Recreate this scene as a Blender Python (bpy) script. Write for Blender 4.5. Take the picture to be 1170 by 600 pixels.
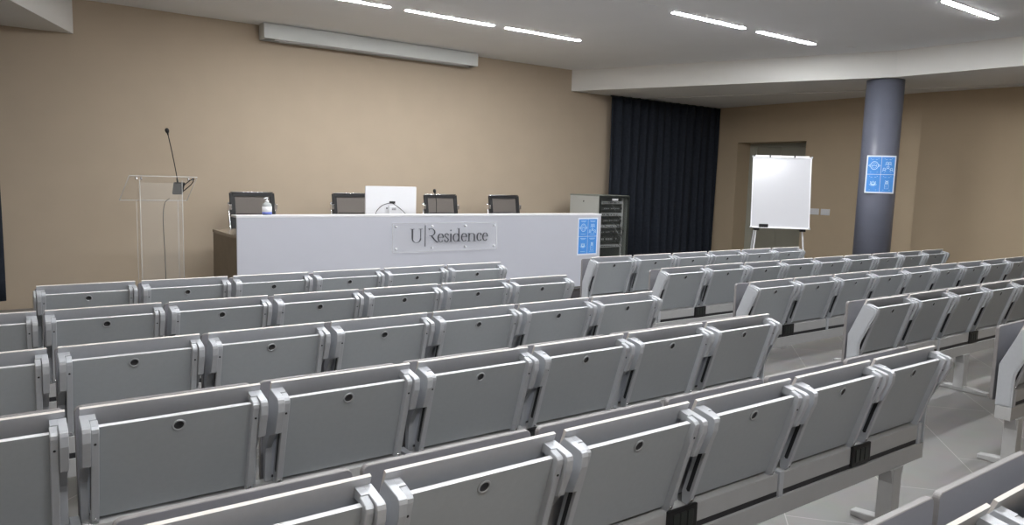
import bpy, bmesh, math, random
from mathutils import Vector, Matrix
from math import sin, cos, pi, radians

random.seed(7)
scn = bpy.context.scene
for o in list(bpy.data.objects): bpy.data.objects.remove(o)
COL = scn.collection

# ------------------------------------------------------------------ camera
def cam_axes(yaw, pitch, roll):
    cy, sy = cos(yaw), sin(yaw)
    f = Vector((sy*cos(pitch), cy*cos(pitch), -sin(pitch)))
    r = Vector((cy, -sy, 0)); u = r.cross(f)
    return r*cos(roll)+u*sin(roll), u*cos(roll)-r*sin(roll), f
R_, U_, F_ = cam_axes(0.6208, 0.1143, 0.0287)
CAM = Vector((-3.4683, -5.3798, 1.6464))
cd = bpy.data.cameras.new('camera'); cam = bpy.data.objects.new('camera', cd); COL.objects.link(cam)
cd.sensor_width = 36; cd.lens = 827.6/1170*36; cd.clip_start = .02; cd.clip_end = 100
M4 = Matrix((R_, U_, -F_)).transposed().to_4x4(); M4.translation = CAM
cam.matrix_world = M4
scn.camera = cam

# ------------------------------------------------------------------ light and exposure
vs = scn.view_settings
vs.view_transform = 'Standard'; vs.look = 'None'; vs.gamma = 1; vs.use_curve_mapping = False
vs.exposure = 0.0
LAMP_STRENGTH = 146.0
world = bpy.data.worlds.new('world'); scn.world = world; world.use_nodes = True
world.node_tree.nodes['Background'].inputs[0].default_value = (.6, .65, .7, 1)
world.node_tree.nodes['Background'].inputs[1].default_value = .05
# ceiling lamps: (x0, x1, y); each builds its own emitting tube further down
LAMPS = [(-.95, .33, 2.46), (.50, 1.76, 2.46), (1.92, 3.19, 2.46),
         (-2.35, -1.07, .46), (-.90, .38, .46), (2.82, 4.12, .46), (4.36, 5.61, .46),  # the first pair lies out of view, added to illuminate the room
         (-1.8, -.52, -1.70), (-.35, .93, -1.70), (2.9, 4.18, -1.70), (4.43, 5.67, -1.70),  # only the last is in view; the others are added for light
         (-4.0, -2.72, -3.8), (-1.6, -.32, -3.8), (1.4, 2.68, -3.8), (4.0, 5.28, -3.8),  # none in view: added room light, the third also reflects in the whiteboard
         (-4.0, -2.72, -5.9), (-2.3, -1.02, -5.9)]  # unseen pair put in for more light from the left rear

# ------------------------------------------------------------------ materials
def srgb(r, g, b):
    f = lambda c: (c/255/12.92 if c/255 <= .04045 else ((c/255+.055)/1.055)**2.4)
    return (f(r), f(g), f(b), 1)
def mat(name, col, rough=.5, metal=0, spec=.5, noise=0, nscale=30, bump=0, bscale=200, trans=0, ior=1.45, emit=0, ecol=None, alpha=1, coat=0):
    m = bpy.data.materials.new(name); m.use_nodes = True
    nt = m.node_tree; b = nt.nodes['Principled BSDF']
    b.inputs['Base Color'].default_value = col; b.inputs['Roughness'].default_value = rough
    b.inputs['Metallic'].default_value = metal; b.inputs['Specular IOR Level'].default_value = spec
    b.inputs['Transmission Weight'].default_value = trans; b.inputs['IOR'].default_value = ior
    b.inputs['Alpha'].default_value = alpha; b.inputs['Coat Weight'].default_value = coat
    if emit:
        b.inputs['Emission Strength'].default_value = emit; b.inputs['Emission Color'].default_value = ecol or col
    if noise or bump:
        tc = nt.nodes.new('ShaderNodeTexCoord')
    if noise:
        n = nt.nodes.new('ShaderNodeTexNoise'); n.inputs['Scale'].default_value = nscale; n.inputs['Detail'].default_value = 4
        nt.links.new(tc.outputs['Object'], n.inputs['Vector'])
        rp = nt.nodes.new('ShaderNodeValToRGB')
        c = Vector(col[:3])
        rp.color_ramp.elements[0].position = .3; rp.color_ramp.elements[1].position = .7
        rp.color_ramp.elements[0].color = (*(c*(1-noise)), 1); rp.color_ramp.elements[1].color = (*(c*(1+noise)), 1)
        nt.links.new(n.outputs['Fac'], rp.inputs['Fac']); nt.links.new(rp.outputs['Color'], b.inputs['Base Color'])
    if bump:
        n2 = nt.nodes.new('ShaderNodeTexNoise'); n2.inputs['Scale'].default_value = bscale
        nt.links.new(tc.outputs['Object'], n2.inputs['Vector'])
        bp = nt.nodes.new('ShaderNodeBump'); bp.inputs['Strength'].default_value = bump; bp.inputs['Distance'].default_value = .005
        nt.links.new(n2.outputs['Fac'], bp.inputs['Height']); nt.links.new(bp.outputs['Normal'], b.inputs['Normal'])
    return m

M = {}
M['wall'] = mat('tan_wall_paint', srgb(181, 166, 147), .85, noise=.02, nscale=3, bump=.15, bscale=120)
M['wall_side'] = mat('side_wall_paint', srgb(186, 168, 143), .8, noise=.02, nscale=3, bump=.15, bscale=120)  # even tan of the side and back walls, slightly warmer than the front
M['ceiling'] = mat('white_ceiling_paint', srgb(230, 231, 232), .9, noise=.015, nscale=1.5)
M['soffit'] = mat('off_white_plaster', srgb(222, 221, 218), .85, noise=.01, nscale=2)
M['laminate'] = mat('grey_laminate', srgb(160, 165, 169), .42, noise=.02, nscale=60)
M['lam_brightened'] = mat('grey_laminate_brightened', srgb(182, 185, 192), .4, noise=.02, nscale=60)  # same grey laminate, colour raised to offset shade on the backrest
M['seatdark'] = mat('dark_grey_laminate', srgb(122, 121, 125), .38, noise=.02, nscale=60)
M['edge'] = mat('pale_plywood_edge', srgb(208, 203, 199), .5, noise=.03, nscale=80)
M['edge_cool'] = mat('pale_laminate_edge', srgb(215, 215, 218), .4, noise=.02, nscale=80)
M['silver'] = mat('silver_painted_metal', srgb(180, 183, 188), .38, metal=.15, noise=.02, nscale=50)
M['beam'] = mat('grey_painted_steel', srgb(170, 170, 170), .45, noise=.02, nscale=20)
M['seatedge'] = mat('grey_seat_edge', srgb(128, 125, 125), .45, noise=.03, nscale=80)
M['black'] = mat('black_plastic', srgb(22, 22, 24), .45, noise=.1, nscale=40)
M['ring'] = mat('grommet_ring', srgb(165, 168, 172), .3, metal=.2, noise=.02)
M['hole'] = mat('dark_well_and_gap', srgb(42, 42, 45), .5, noise=.05)
M['chrome'] = mat('chrome', srgb(235, 235, 240), .22, metal=1, noise=.01)
M['deskfront'] = mat('light_grey_desk_laminate', srgb(191, 193, 203), .45, noise=.008, nscale=4)
M['desktop'] = mat('taupe_worktop', srgb(140, 128, 112), .25, noise=.03, nscale=12)
M['wood'] = mat('dark_taupe_laminate', srgb(124, 111, 94), .5, noise=.08, nscale=8)
M['white'] = mat('white_plastic', srgb(222, 223, 227), .35, noise=.005)
M['casing'] = mat('pale_grey_casing', srgb(206, 209, 208), .45, noise=.005)
M['paper'] = mat('white_paper', srgb(225, 232, 245), .6, noise=.005)
M['blue'] = mat('poster_blue', srgb(78, 148, 226), .5, noise=.04, nscale=20)
M['bluepale'] = mat('poster_pale_blue', srgb(190, 222, 250), .5, noise=.02, nscale=20)
M['column'] = mat('blue_grey_column_paint', srgb(108, 111, 125), .32, noise=.03, nscale=6)
M['acrylic'] = mat('clear_acrylic', (.97, .98, .98, 1), .03, trans=1, ior=1.25, noise=0)
M['acryledge'] = mat('frosted_acrylic_edge', (.85, .87, .88, 1), .25, trans=.55, ior=1.4)
M['letters'] = mat('dark_grey_lettering', srgb(72, 74, 80), .4, noise=.03)
M['greymetal'] = mat('light_grey_cabinet_steel', srgb(182, 184, 180), .45, noise=.01, nscale=8)
M['darkmetal'] = mat('charcoal_steel', srgb(48, 52, 50), .4, metal=.3, noise=.05)
M['rackin'] = mat('olive_grey_steel', srgb(135, 140, 132), .5, noise=.05)
M['device'] = mat('switch_grey', srgb(170, 174, 174), .4, noise=.08, nscale=60)
M['mesh'] = mat('grey_chair_mesh', srgb(104, 98, 94), .7, noise=.06, nscale=200)
M['door'] = mat('grey_green_door', srgb(150, 147, 134), .5, noise=.03, nscale=5)
M['doorframe'] = mat('grey_door_frame', srgb(168, 168, 156), .4, noise=.02)
M['board'] = mat('glossy_whiteboard', srgb(194, 195, 200), .15, spec=.9, noise=.004, nscale=5)
M['lamp'] = mat('lamp_diffuser', (1, 1, 1, 1), .5, emit=LAMP_STRENGTH, ecol=(.975, .99, 1, 1))
M['liquid'] = mat('clear_gel', (.82, .88, .9, 1), .08, trans=.6, ior=1.33)
M['labelblue'] = mat('label_blue', srgb(90, 110, 200), .5, noise=.05)
M['dais'] = mat('dark_stage_riser', srgb(70, 68, 70), .5, noise=.05)
M['stagefloor'] = mat('stage_grey_vinyl', srgb(130, 126, 120), .5, noise=.03)

# acrylic that lets the light through without caustic noise: thin sheets of mostly transparent, slightly glossy
def sheet(name, alpha, col=(.9, .92, .93, 1), rough=.05):
    m = mat(name, col, rough, alpha=alpha); return m
M['acrylic'] = sheet('clear_acrylic_sheet', .055)
M['acryledge'] = sheet('acrylic_polished_edge', .38, (.95, .96, .96, 1), .2)
M['glass'] = sheet('smoked_cabinet_glass', .14, (.10, .11, .11, 1), .05)

def floor_material():
    m = bpy.data.materials.new('grey_floor_tiles'); m.use_nodes = True; nt = m.node_tree; b = nt.nodes['Principled BSDF']
    tc = nt.nodes.new('ShaderNodeTexCoord'); mp = nt.nodes.new('ShaderNodeMapping')
    mp.inputs['Rotation'].default_value = (0, 0, radians(-41)); mp.inputs['Location'].default_value = (.1, .03, 0)
    br = nt.nodes.new('ShaderNodeTexBrick'); br.offset = .5; br.inputs['Scale'].default_value = 1
    br.inputs['Brick Width'].default_value = 1.16; br.inputs['Row Height'].default_value = .58
    br.inputs['Mortar Size'].default_value = .003; br.inputs['Mortar Smooth'].default_value = .1
    br.inputs['Color1'].default_value = srgb(112, 110, 109); br.inputs['Color2'].default_value = srgb(117, 115, 113)
    br.inputs['Mortar'].default_value = srgb(150, 148, 144)
    nt.links.new(tc.outputs['Object'], mp.inputs['Vector']); nt.links.new(mp.outputs['Vector'], br.inputs['Vector'])
    n = nt.nodes.new('ShaderNodeTexNoise'); n.inputs['Scale'].default_value = 6; n.inputs['Detail'].default_value = 5
    nt.links.new(tc.outputs['Object'], n.inputs['Vector'])
    mx = nt.nodes.new('ShaderNodeMix'); mx.data_type = 'RGBA'; mx.blend_type = 'OVERLAY'; mx.inputs['Factor'].default_value = .12
    nt.links.new(br.outputs['Color'], mx.inputs[6]); nt.links.new(n.outputs['Color'], mx.inputs[7])
    nt.links.new(mx.outputs[2], b.inputs['Base Color'])
    b.inputs['Roughness'].default_value = .38
    return m
M['floor'] = floor_material()

def curtain_material():
    m = mat('navy_curtain_fabric', srgb(46, 50, 58), .95, spec=.1, noise=.12, nscale=25, bump=.2, bscale=400)
    return m
M['curtain'] = curtain_material()

# ------------------------------------------------------------------ mesh helpers
def NB(): return bmesh.new()
def add_box(bm, x0, x1, y0, y1, z0, z1, mi=0, bev=0):
    r = bmesh.ops.create_cube(bm, size=1)
    vs_ = r['verts']
    for v in vs_:
        v.co = Vector(((x0+x1)/2+v.co.x*(x1-x0), (y0+y1)/2+v.co.y*(y1-y0), (z0+z1)/2+v.co.z*(z1-z0)))
    fs = set(f for v in vs_ for f in v.link_faces)
    for f in fs: f.material_index = mi
    if bev:
        es = list(set(e for v in vs_ for e in v.link_edges))
        rr = bmesh.ops.bevel(bm, geom=es, offset=bev, segments=2, affect='EDGES', profile=.6)
        for f in rr['faces']: f.material_index = mi
def add_prism(bm, poly, w0, w1, axis='X', mi=0, rim=None, bev=0):
    """poly: 2-D outline. axis X: (y,z) outline; Y: (x,z); Z: (x,y)"""
    def P(a, b, w):
        return {'X': (w, a, b), 'Y': (a, w, b), 'Z': (a, b, w)}[axis]
    A = [bm.verts.new(P(a, b, w0)) for a, b in poly]; B = [bm.verts.new(P(a, b, w1)) for a, b in poly]
    f1 = bm.faces.new(A); f2 = bm.faces.new(B[::-1]); fs = [f1, f2]
    f1.material_index = mi; f2.material_index = mi
    n = len(poly)
    for i in range(n):
        f = bm.faces.new((A[i], B[i], B[(i+1) % n], A[(i+1) % n])); f.material_index = mi if rim is None else rim; fs.append(f)
    bmesh.ops.recalc_face_normals(bm, faces=fs)
    if bev:
        es = list(f1.edges)+list(f2.edges)
        rr = bmesh.ops.bevel(bm, geom=es, offset=bev, segments=1, affect='EDGES')
        if rim is not None:
            for f in rr['faces']: f.material_index = rim
def round_rect(x0, x1, z0, z1, r, n=5, corners=(1, 1, 1, 1)):
    pts = []
    for (cx, cz, a0, on) in ((x1, z1, 0, corners[0]), (x0, z1, 90, corners[1]), (x0, z0, 180, corners[2]), (x1, z0, 270, corners[3])):
        if not on or r == 0: pts.append((cx, cz)); continue
        ox = cx-r if cx == x1 else cx+r; oz = cz-r if cz == z1 else cz+r
        for k in range(n+1):
            a = radians(a0+90*k/n); pts.append((ox+r*cos(a), oz+r*sin(a)))
    return pts
def add_tube(bm, pts, r, n=8, mi=0, closed=False, cap=True):
    pts = [Vector(p) for p in pts]; rings = []
    N = len(pts)
    for i, p in enumerate(pts):
        if closed: t = pts[(i+1) % N]-pts[i-1]
        else: t = pts[min(i+1, N-1)]-pts[max(i-1, 0)]
        t.normalize()
        up = Vector((0, 0, 1)) if abs(t.z) < .9 else Vector((1, 0, 0))
        a = t.cross(up).normalized(); b = t.cross(a)
        rr = r[i] if isinstance(r, (list, tuple)) else r
        rings.append([bm.verts.new(p+(a*cos(2*pi*k/n)+b*sin(2*pi*k/n))*rr) for k in range(n)])
    fs = []
    for i in range(N if closed else N-1):
        A, B = rings[i], rings[(i+1) % N]
        # align when closing
        for k in range(n): fs.append(bm.faces.new((A[k], A[(k+1) % n], B[(k+1) % n], B[k])))
    if cap and not closed:
        fs.append(bm.faces.new(rings[0])); fs.append(bm.faces.new(rings[-1][::-1]))
    for f in fs: f.material_index = mi; f.smooth = True
    bmesh.ops.recalc_face_normals(bm, faces=fs)
def add_lathe(bm, prof, cx=0, cy=0, cz=0, n=24, mi=0, smooth=True, mat4=None):
    """prof: (r,z) from bottom to top; closed with caps at both ends when r>0"""
    rings = []; fs = []; vs_ = []
    for r, z in prof:
        ring = [bm.verts.new((cx+r*cos(2*pi*k/n), cy+r*sin(2*pi*k/n), cz+z)) for k in range(n)] if r > 1e-6 else [bm.verts.new((cx, cy, cz+z))]
        rings.append(ring); vs_ += ring
    for A, B in zip(rings, rings[1:]):
        if len(A) == 1 and len(B) == 1: continue
        for k in range(n):
            if len(A) == 1: fs.append(bm.faces.new((A[0], B[(k+1) % n], B[k])))
            elif len(B) == 1: fs.append(bm.faces.new((A[k], A[(k+1) % n], B[0])))
            else: fs.append(bm.faces.new((A[k], A[(k+1) % n], B[(k+1) % n], B[k])))
    if len(rings[0]) > 1: fs.append(bm.faces.new(rings[0][::-1]))
    if len(rings[-1]) > 1: fs.append(bm.faces.new(rings[-1]))
    for f in fs: f.material_index = mi; f.smooth = smooth
    bmesh.ops.recalc_face_normals(bm, faces=fs)
    if mat4 is not None:
        for v in vs_: v.co = mat4 @ v.co
    return vs_
def arc(c, r, a0, a1, n, plane='XZ', w=0):
    out = []
    for k in range(n+1):
        a = radians(a0+(a1-a0)*k/n); p, q = c[0]+r*cos(a), c[1]+r*sin(a)
        out.append({'XZ': (p, w, q), 'XY': (p, q, w), 'YZ': (w, p, q)}[plane])
    return out
def smooth_path(pts, k=5):
    pts = [Vector(p) for p in pts]; out = []
    for i in range(len(pts)-1):
        p0, p1, p2, p3 = pts[max(i-1, 0)], pts[i], pts[i+1], pts[min(i+2, len(pts)-1)]
        for j in range(k):
            t = j/k
            out.append(.5*((2*p1)+(-p0+p2)*t+(2*p0-5*p1+4*p2-p3)*t*t+(-p0+3*p1-3*p2+p3)*t**3))
    out.append(pts[-1]); return out
def obj(name, bm, mats, parent=None, loc=None, rotz=0, smooth=False, mesh=None):
    me = mesh or bpy.data.meshes.new(name)
    if bm is not None:
        if smooth:
            for f in bm.faces: f.smooth = True
        bm.to_mesh(me); bm.free()
    if not isinstance(mats, (list, tuple)): mats = [mats]
    if mesh is None:
        for m in mats: me.materials.append(m)
    o = bpy.data.objects.new(name, me); COL.objects.link(o)
    if parent: o.parent = parent
    if loc: o.location = loc
    if rotz: o.rotation_euler = (0, 0, rotz)
    return o
def thing(name, label, cat, loc=(0, 0, 0), rotz=0, group=None):
    o = bpy.data.objects.new(name, None); COL.objects.link(o); o.empty_display_size = .1
    o.location = loc; o.rotation_euler = (0, 0, rotz); o['label'] = label; o['category'] = cat
    if group: o['group'] = group
    return o
def tag(o, label, cat, group=None):
    o['label'] = label; o['category'] = cat
    if group: o['group'] = group
    return o
def struct(name, bm, mats, parent=None):
    o = obj(name, bm, mats, parent)
    if not parent: o['kind'] = 'structure'
    return o
def dup(root, loc, label, group=None):
    r = root.copy(); COL.objects.link(r); r.location = loc; r['label'] = label
    if group: r['group'] = group
    for ch in list(root.children):
        c = ch.copy(); COL.objects.link(c); c.parent = r
        for g in ch.children:
            d = g.copy(); COL.objects.link(d); d.parent = c
    return r

# ------------------------------------------------------------------ room shell
ZC, ZS, YW = 3.57, 3.21, 4.60
BACK = -7.6
def lx(y): return -2.65-.40*(YW-y)           # edge of the left soffit
def rx(y): return 4.84+.42*(YW-y) if y > -.05 else 6.80+.05*(-.05-y)   # face of the right bulkhead
bm = NB(); add_box(bm, -9.6, 9.6, BACK-.2, 5.2, -.12, 0); struct('floor', bm, M['floor'])
bm = NB(); add_box(bm, -9.6, 9.6, BACK-.2, 5.2, ZC, ZC+.12); ceil_o = struct('ceiling', bm, M['ceiling'])
bm = NB(); add_box(bm, -9.6, 9.6, YW, YW+.2, 0, ZC); struct('wall_front', bm, M['wall'])
bm = NB(); add_box(bm, -9.6, 9.6, BACK-.2, BACK, 0, ZC); struct('wall_back', bm, M['wall_side'])
# left wall, splayed like the soffit edge above it
bm = NB(); lw = lambda y: -3.52-.40*(YW-y)
add_prism(bm, [(lw(YW), YW), (lw(BACK), BACK), (lw(BACK)-.2, BACK), (lw(YW)-.2, YW)], 0, ZC, 'Z'); struct('wall_left', bm, M['wall_side'])
# right wall with the door recess
DY0, DY1, DZ, DX = 2.47, 3.98, 2.50, .40
XR = 8.70
bm = NB()
add_prism(bm, [(XR, YW), (XR, DY1), (9.6, DY1), (9.6, YW)], 0, ZC, 'Z')
add_prism(bm, [(XR, DY0), (XR, .45), (8.78, -.1), (8.86, -.9), (8.92, -2.0), (8.92, BACK), (9.6, BACK), (9.6, DY0)], 0, ZC, 'Z')
add_box(bm, XR, 9.6, DY0, DY1, DZ, ZC)
struct('wall_right', bm, M['wall_side'])
bm = NB()
add_box(bm, XR+DX, XR+DX+.05, DY1-.16, DY1, 0, DZ, 0, .004); add_box(bm, XR+DX, XR+DX+.05, DY0, DY0+.08, 0, DZ, 0, .004)
add_box(bm, XR+DX, XR+DX+.05, DY0+.08, DY1-.16, DZ-.07, DZ, 0, .004)
struct('trim_1', bm, M['doorframe'])
bm = NB(); add_box(bm, XR+DX+.02, XR+DX+.06, DY0+.08, 3.27, 0, DZ-.07, 0, .003); add_box(bm, XR+DX+.02, XR+DX+.06, 3.275, DY1-.16, 0, DZ-.07, 0, .003)
dr = struct('door_1', bm, M['door'])
bm = NB(); add_tube(bm, [(XR+DX-.04, 3.2, .98), (XR+DX-.04, 3.2, 1.25)], .012)
add_tube(bm, [(XR+DX+.03, 3.2, 1.0), (XR+DX-.04, 3.2, 1.0)], .008); add_tube(bm, [(XR+DX+.03, 3.2, 1.23), (XR+DX-.04, 3.2, 1.23)], .008)
h = obj('door_handle', bm, M['chrome'], dr); h['label'] = 'chrome pull handle'
# right bulkhead: face and soffit in one solid
bm = NB()
poly = [(rx(YW), YW), (rx(3), 3), (rx(1.5), 1.5), (rx(-.05), -.05), (rx(-3), -3), (rx(BACK), BACK), (9.0, BACK), (9.0, -3), (8.9, .4), (XR+.05, .45), (XR+.05, YW)]
add_prism(bm, poly, ZS, ZC+.02, 'Z'); struct('trim_2', bm, M['soffit'])
# left bulkhead
bm = NB()
add_prism(bm, [(lx(YW), YW), (lx(BACK), BACK), (lw(BACK)-.05, BACK), (lw(YW)-.05, YW)], 3.17, ZC+.02, 'Z'); struct('trim_3', bm, M['soffit'])
# ceiling access slits and shallow joint line
bm = NB(); add_box(bm, 2.25, 2.52, .40, .42, ZC-.004, ZC+.01); o = obj('ceiling_slot_vent', bm, M['white']); tag(o, 'thin white slot in the ceiling left of the middle lamp pair', 'vent')
bm = NB(); add_tube(bm, arc((6.15, .25), .055, 0, 360, 20, 'XY', ZC-.003)[:-1], .004, 6, closed=True); add_lathe(bm, [(.05, -.006), (.05, .004)], 6.15, .25, ZC, 20)
o = obj('ceiling_speaker', bm, M['ceiling']); tag(o, 'small round flush ceiling disc beside the right bulkhead', 'ceiling disc')
# curtain rail set on the soffit
bm = NB()
for (a, b) in (((6.44, 4.25), (7.86, .94)), ((7.86, .94), (8.52, -.75)), ((8.52, -.75), (8.75, -1.6))):
    add_tube(bm, [(a[0], a[1], ZS-.006), (b[0], b[1], ZS-.006)], .014, 6)
o = obj('curtain_rail', bm, M['soffit']); tag(o, 'thin pale rail running along the right soffit', 'rail')

# stage platform
bm = NB(); add_prism(bm, [(-2.75, YW), (-2.75, 2.36), (5.6, 2.36), (5.6, YW)], 0, .13, 'Z', bev=.004)
o = struct('stage_platform', bm, M['stagefloor'])
bm = NB(); add_box(bm, -2.75, 5.6, 2.342, 2.36, .0, .105); add_box(bm, -2.75, 5.6, 2.33, 2.38, .13, .14)
o = struct('trim_4', bm, M['dais'])

# round column
bm = NB(); add_lathe(bm, [(.25, 0), (.25, ZS)], 7.04, .21, 0, 64); 
o = obj('round_pillar', bm, M['column']); tag(o, 'round blue-grey painted pillar behind the right seats', 'pillar')

# ------------------------------------------------------------------ curtains
def curtain(name, x0, x1, yc, z0, z1, nf, label, ang=None, org=None):
    bm = NB(); n = int((x1-x0)/.012); nz = 14; grid = []
    rnd = random.Random(5); ph = [rnd.uniform(-.6, .6) for _ in range(nf+2)]; am = [rnd.uniform(.6, 1.2) for _ in range(nf+2)]
    for j in range(nz+1):
        t = j/nz; row = []
        for i in range(n+1):
            s = i/n*nf; k = int(s); fr = s-k
            a = am[k]*(1-fr)+am[k+1]*fr; p = ph[k]*(1-fr)+ph[k+1]*fr
            y = yc-.065*a*(.6+.4*(1-t))*(sin(2*pi*s+p*1.5)+.18*sin(4*pi*s+2*p))-.015*sin(5.3*s+3*t)
            x = x0+(x1-x0)*i/n+.008*sin(7*s+2*t)*(1-t)
            row.append(bm.verts.new((x, y, z0+(z1-z0)*t)))
        grid.append(row)
    for j in range(nz):
        for i in range(n): bm.faces.new((grid[j][i], grid[j][i+1], grid[j+1][i+1], grid[j+1][i])).smooth = True
    t = thing(name, label, 'curtain')
    o = obj('fabric', bm, M['curtain'], t); sm = o.modifiers.new('s', 'SOLIDIFY'); sm.thickness = .004
    bm = NB(); add_tube(bm, [(x0-.02, yc, z1-.012), (x1, yc, z1-.012)], .012)
    obj('rod', bm, M['darkmetal'], t)
    return t
curtain('stage_curtain', 5.66, 8.66, 4.45, .02, ZS-.01, 14, 'dark navy pleated curtain beside the front wall corner')
c2 = curtain('stage_curtain', 0.0, 1.7, 0, .15, 3.15, 10, 'dark navy curtain at the far left edge, on the left wall')
ang = math.atan2(-1, -.40)
c2.location = (-3.43, 4.44, 0); c2.rotation_euler = (0, 0, ang)

# ------------------------------------------------------------------ ceiling lamps
def lamp_meshes(L):
    f = NB()
    pts = round_rect(-L/2-.008, L/2+.008, -.044, .044, .042, 6)
    add_prism(f, pts, -.006, .0, 'Z')
    d = NB(); add_prism(d, round_rect(-L/2, L/2, -.036, .036, .034, 6), -.0085, -.003, 'Z')
    return f, d
wh = ['first lamp, cut by the top edge, front row', 'middle lamp of the front row', 'right lamp of the front row']
labels = ['linear ceiling lamp cut by the top edge above the screen case', 'linear ceiling lamp in the middle of the row near the screen case',
          'linear ceiling lamp at the right end of the row near the front wall',
          'linear ceiling lamp out of view above the left seats, stage side', 'linear ceiling lamp out of view above the seats behind the screen case',
          'left linear ceiling lamp of the pair in the middle of the ceiling', 'right linear ceiling lamp of the pair, beside the bulkhead face',
          'added unseen linear ceiling lamp over the third seat row, left block, outer end', 'added unseen linear ceiling lamp over the third seat row, left block, aisle end',
          'added unseen linear ceiling lamp over the third seat row, start of the right block', 'linear ceiling lamp cut by the top edge at the far right',
          'added unseen linear ceiling lamp over the fifth seat row, beside the left soffit', 'added unseen linear ceiling lamp over the fifth seat row, middle of the left block',
          'unseen linear ceiling lamp over the fifth seat row, by the aisle', 'added unseen linear ceiling lamp over the fifth seat row, right block',
          'added unseen linear ceiling lamp behind the last seat row, beside the left soffit', 'added unseen linear ceiling lamp behind the last seat row, farther from the soffit']
for i, (x0, x1, y) in enumerate(LAMPS):
    lab = labels[i] or 'linear ceiling lamp outside the picture above the rear seats'
    t = thing('linear_ceiling_lamp', lab, 'ceiling lamp', ((x0+x1)/2, y, ZC), 0, 'linear lamps in the ceiling')
    f, d = lamp_meshes(x1-x0-.02)
    obj('frame', f, M['white'], t); e = obj('diffuser', d, M['lamp'], t); e['label'] = 'glowing white diffuser'

# ------------------------------------------------------------------ projection screen case
t = thing('projection_screen_case', 'long white rolled-up projection screen case under the ceiling', 'projector screen', (0, 0, 0))
bm = NB(); add_box(bm, -.55, 2.72, 4.33, 4.352, 3.37, 3.555, 0, .003); add_box(bm, -.55, -.528, 4.352, 4.57, 3.37, 3.555, 0, .003)
add_box(bm, 2.698, 2.72, 4.352, 4.57, 3.37, 3.555, 0, .003); add_box(bm, -.528, 2.698, 4.55, 4.57, 3.37, 3.555)
add_box(bm, -.55, 2.72, 4.352, 4.57, 3.55, 3.57)
obj('housing', bm, M['casing'], t)
bm = NB(); add_box(bm, -.40, 2.56, 4.38, 4.42, 3.362, 3.378, 0, .003); o = obj('bottom_bar', bm, M['white'], t)
bm = NB(); add_tube(bm, [(-.5, 4.46, 3.46), (2.66, 4.46, 3.46)], .045, 16); obj('roller', bm, M['darkmetal'], t)

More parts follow.
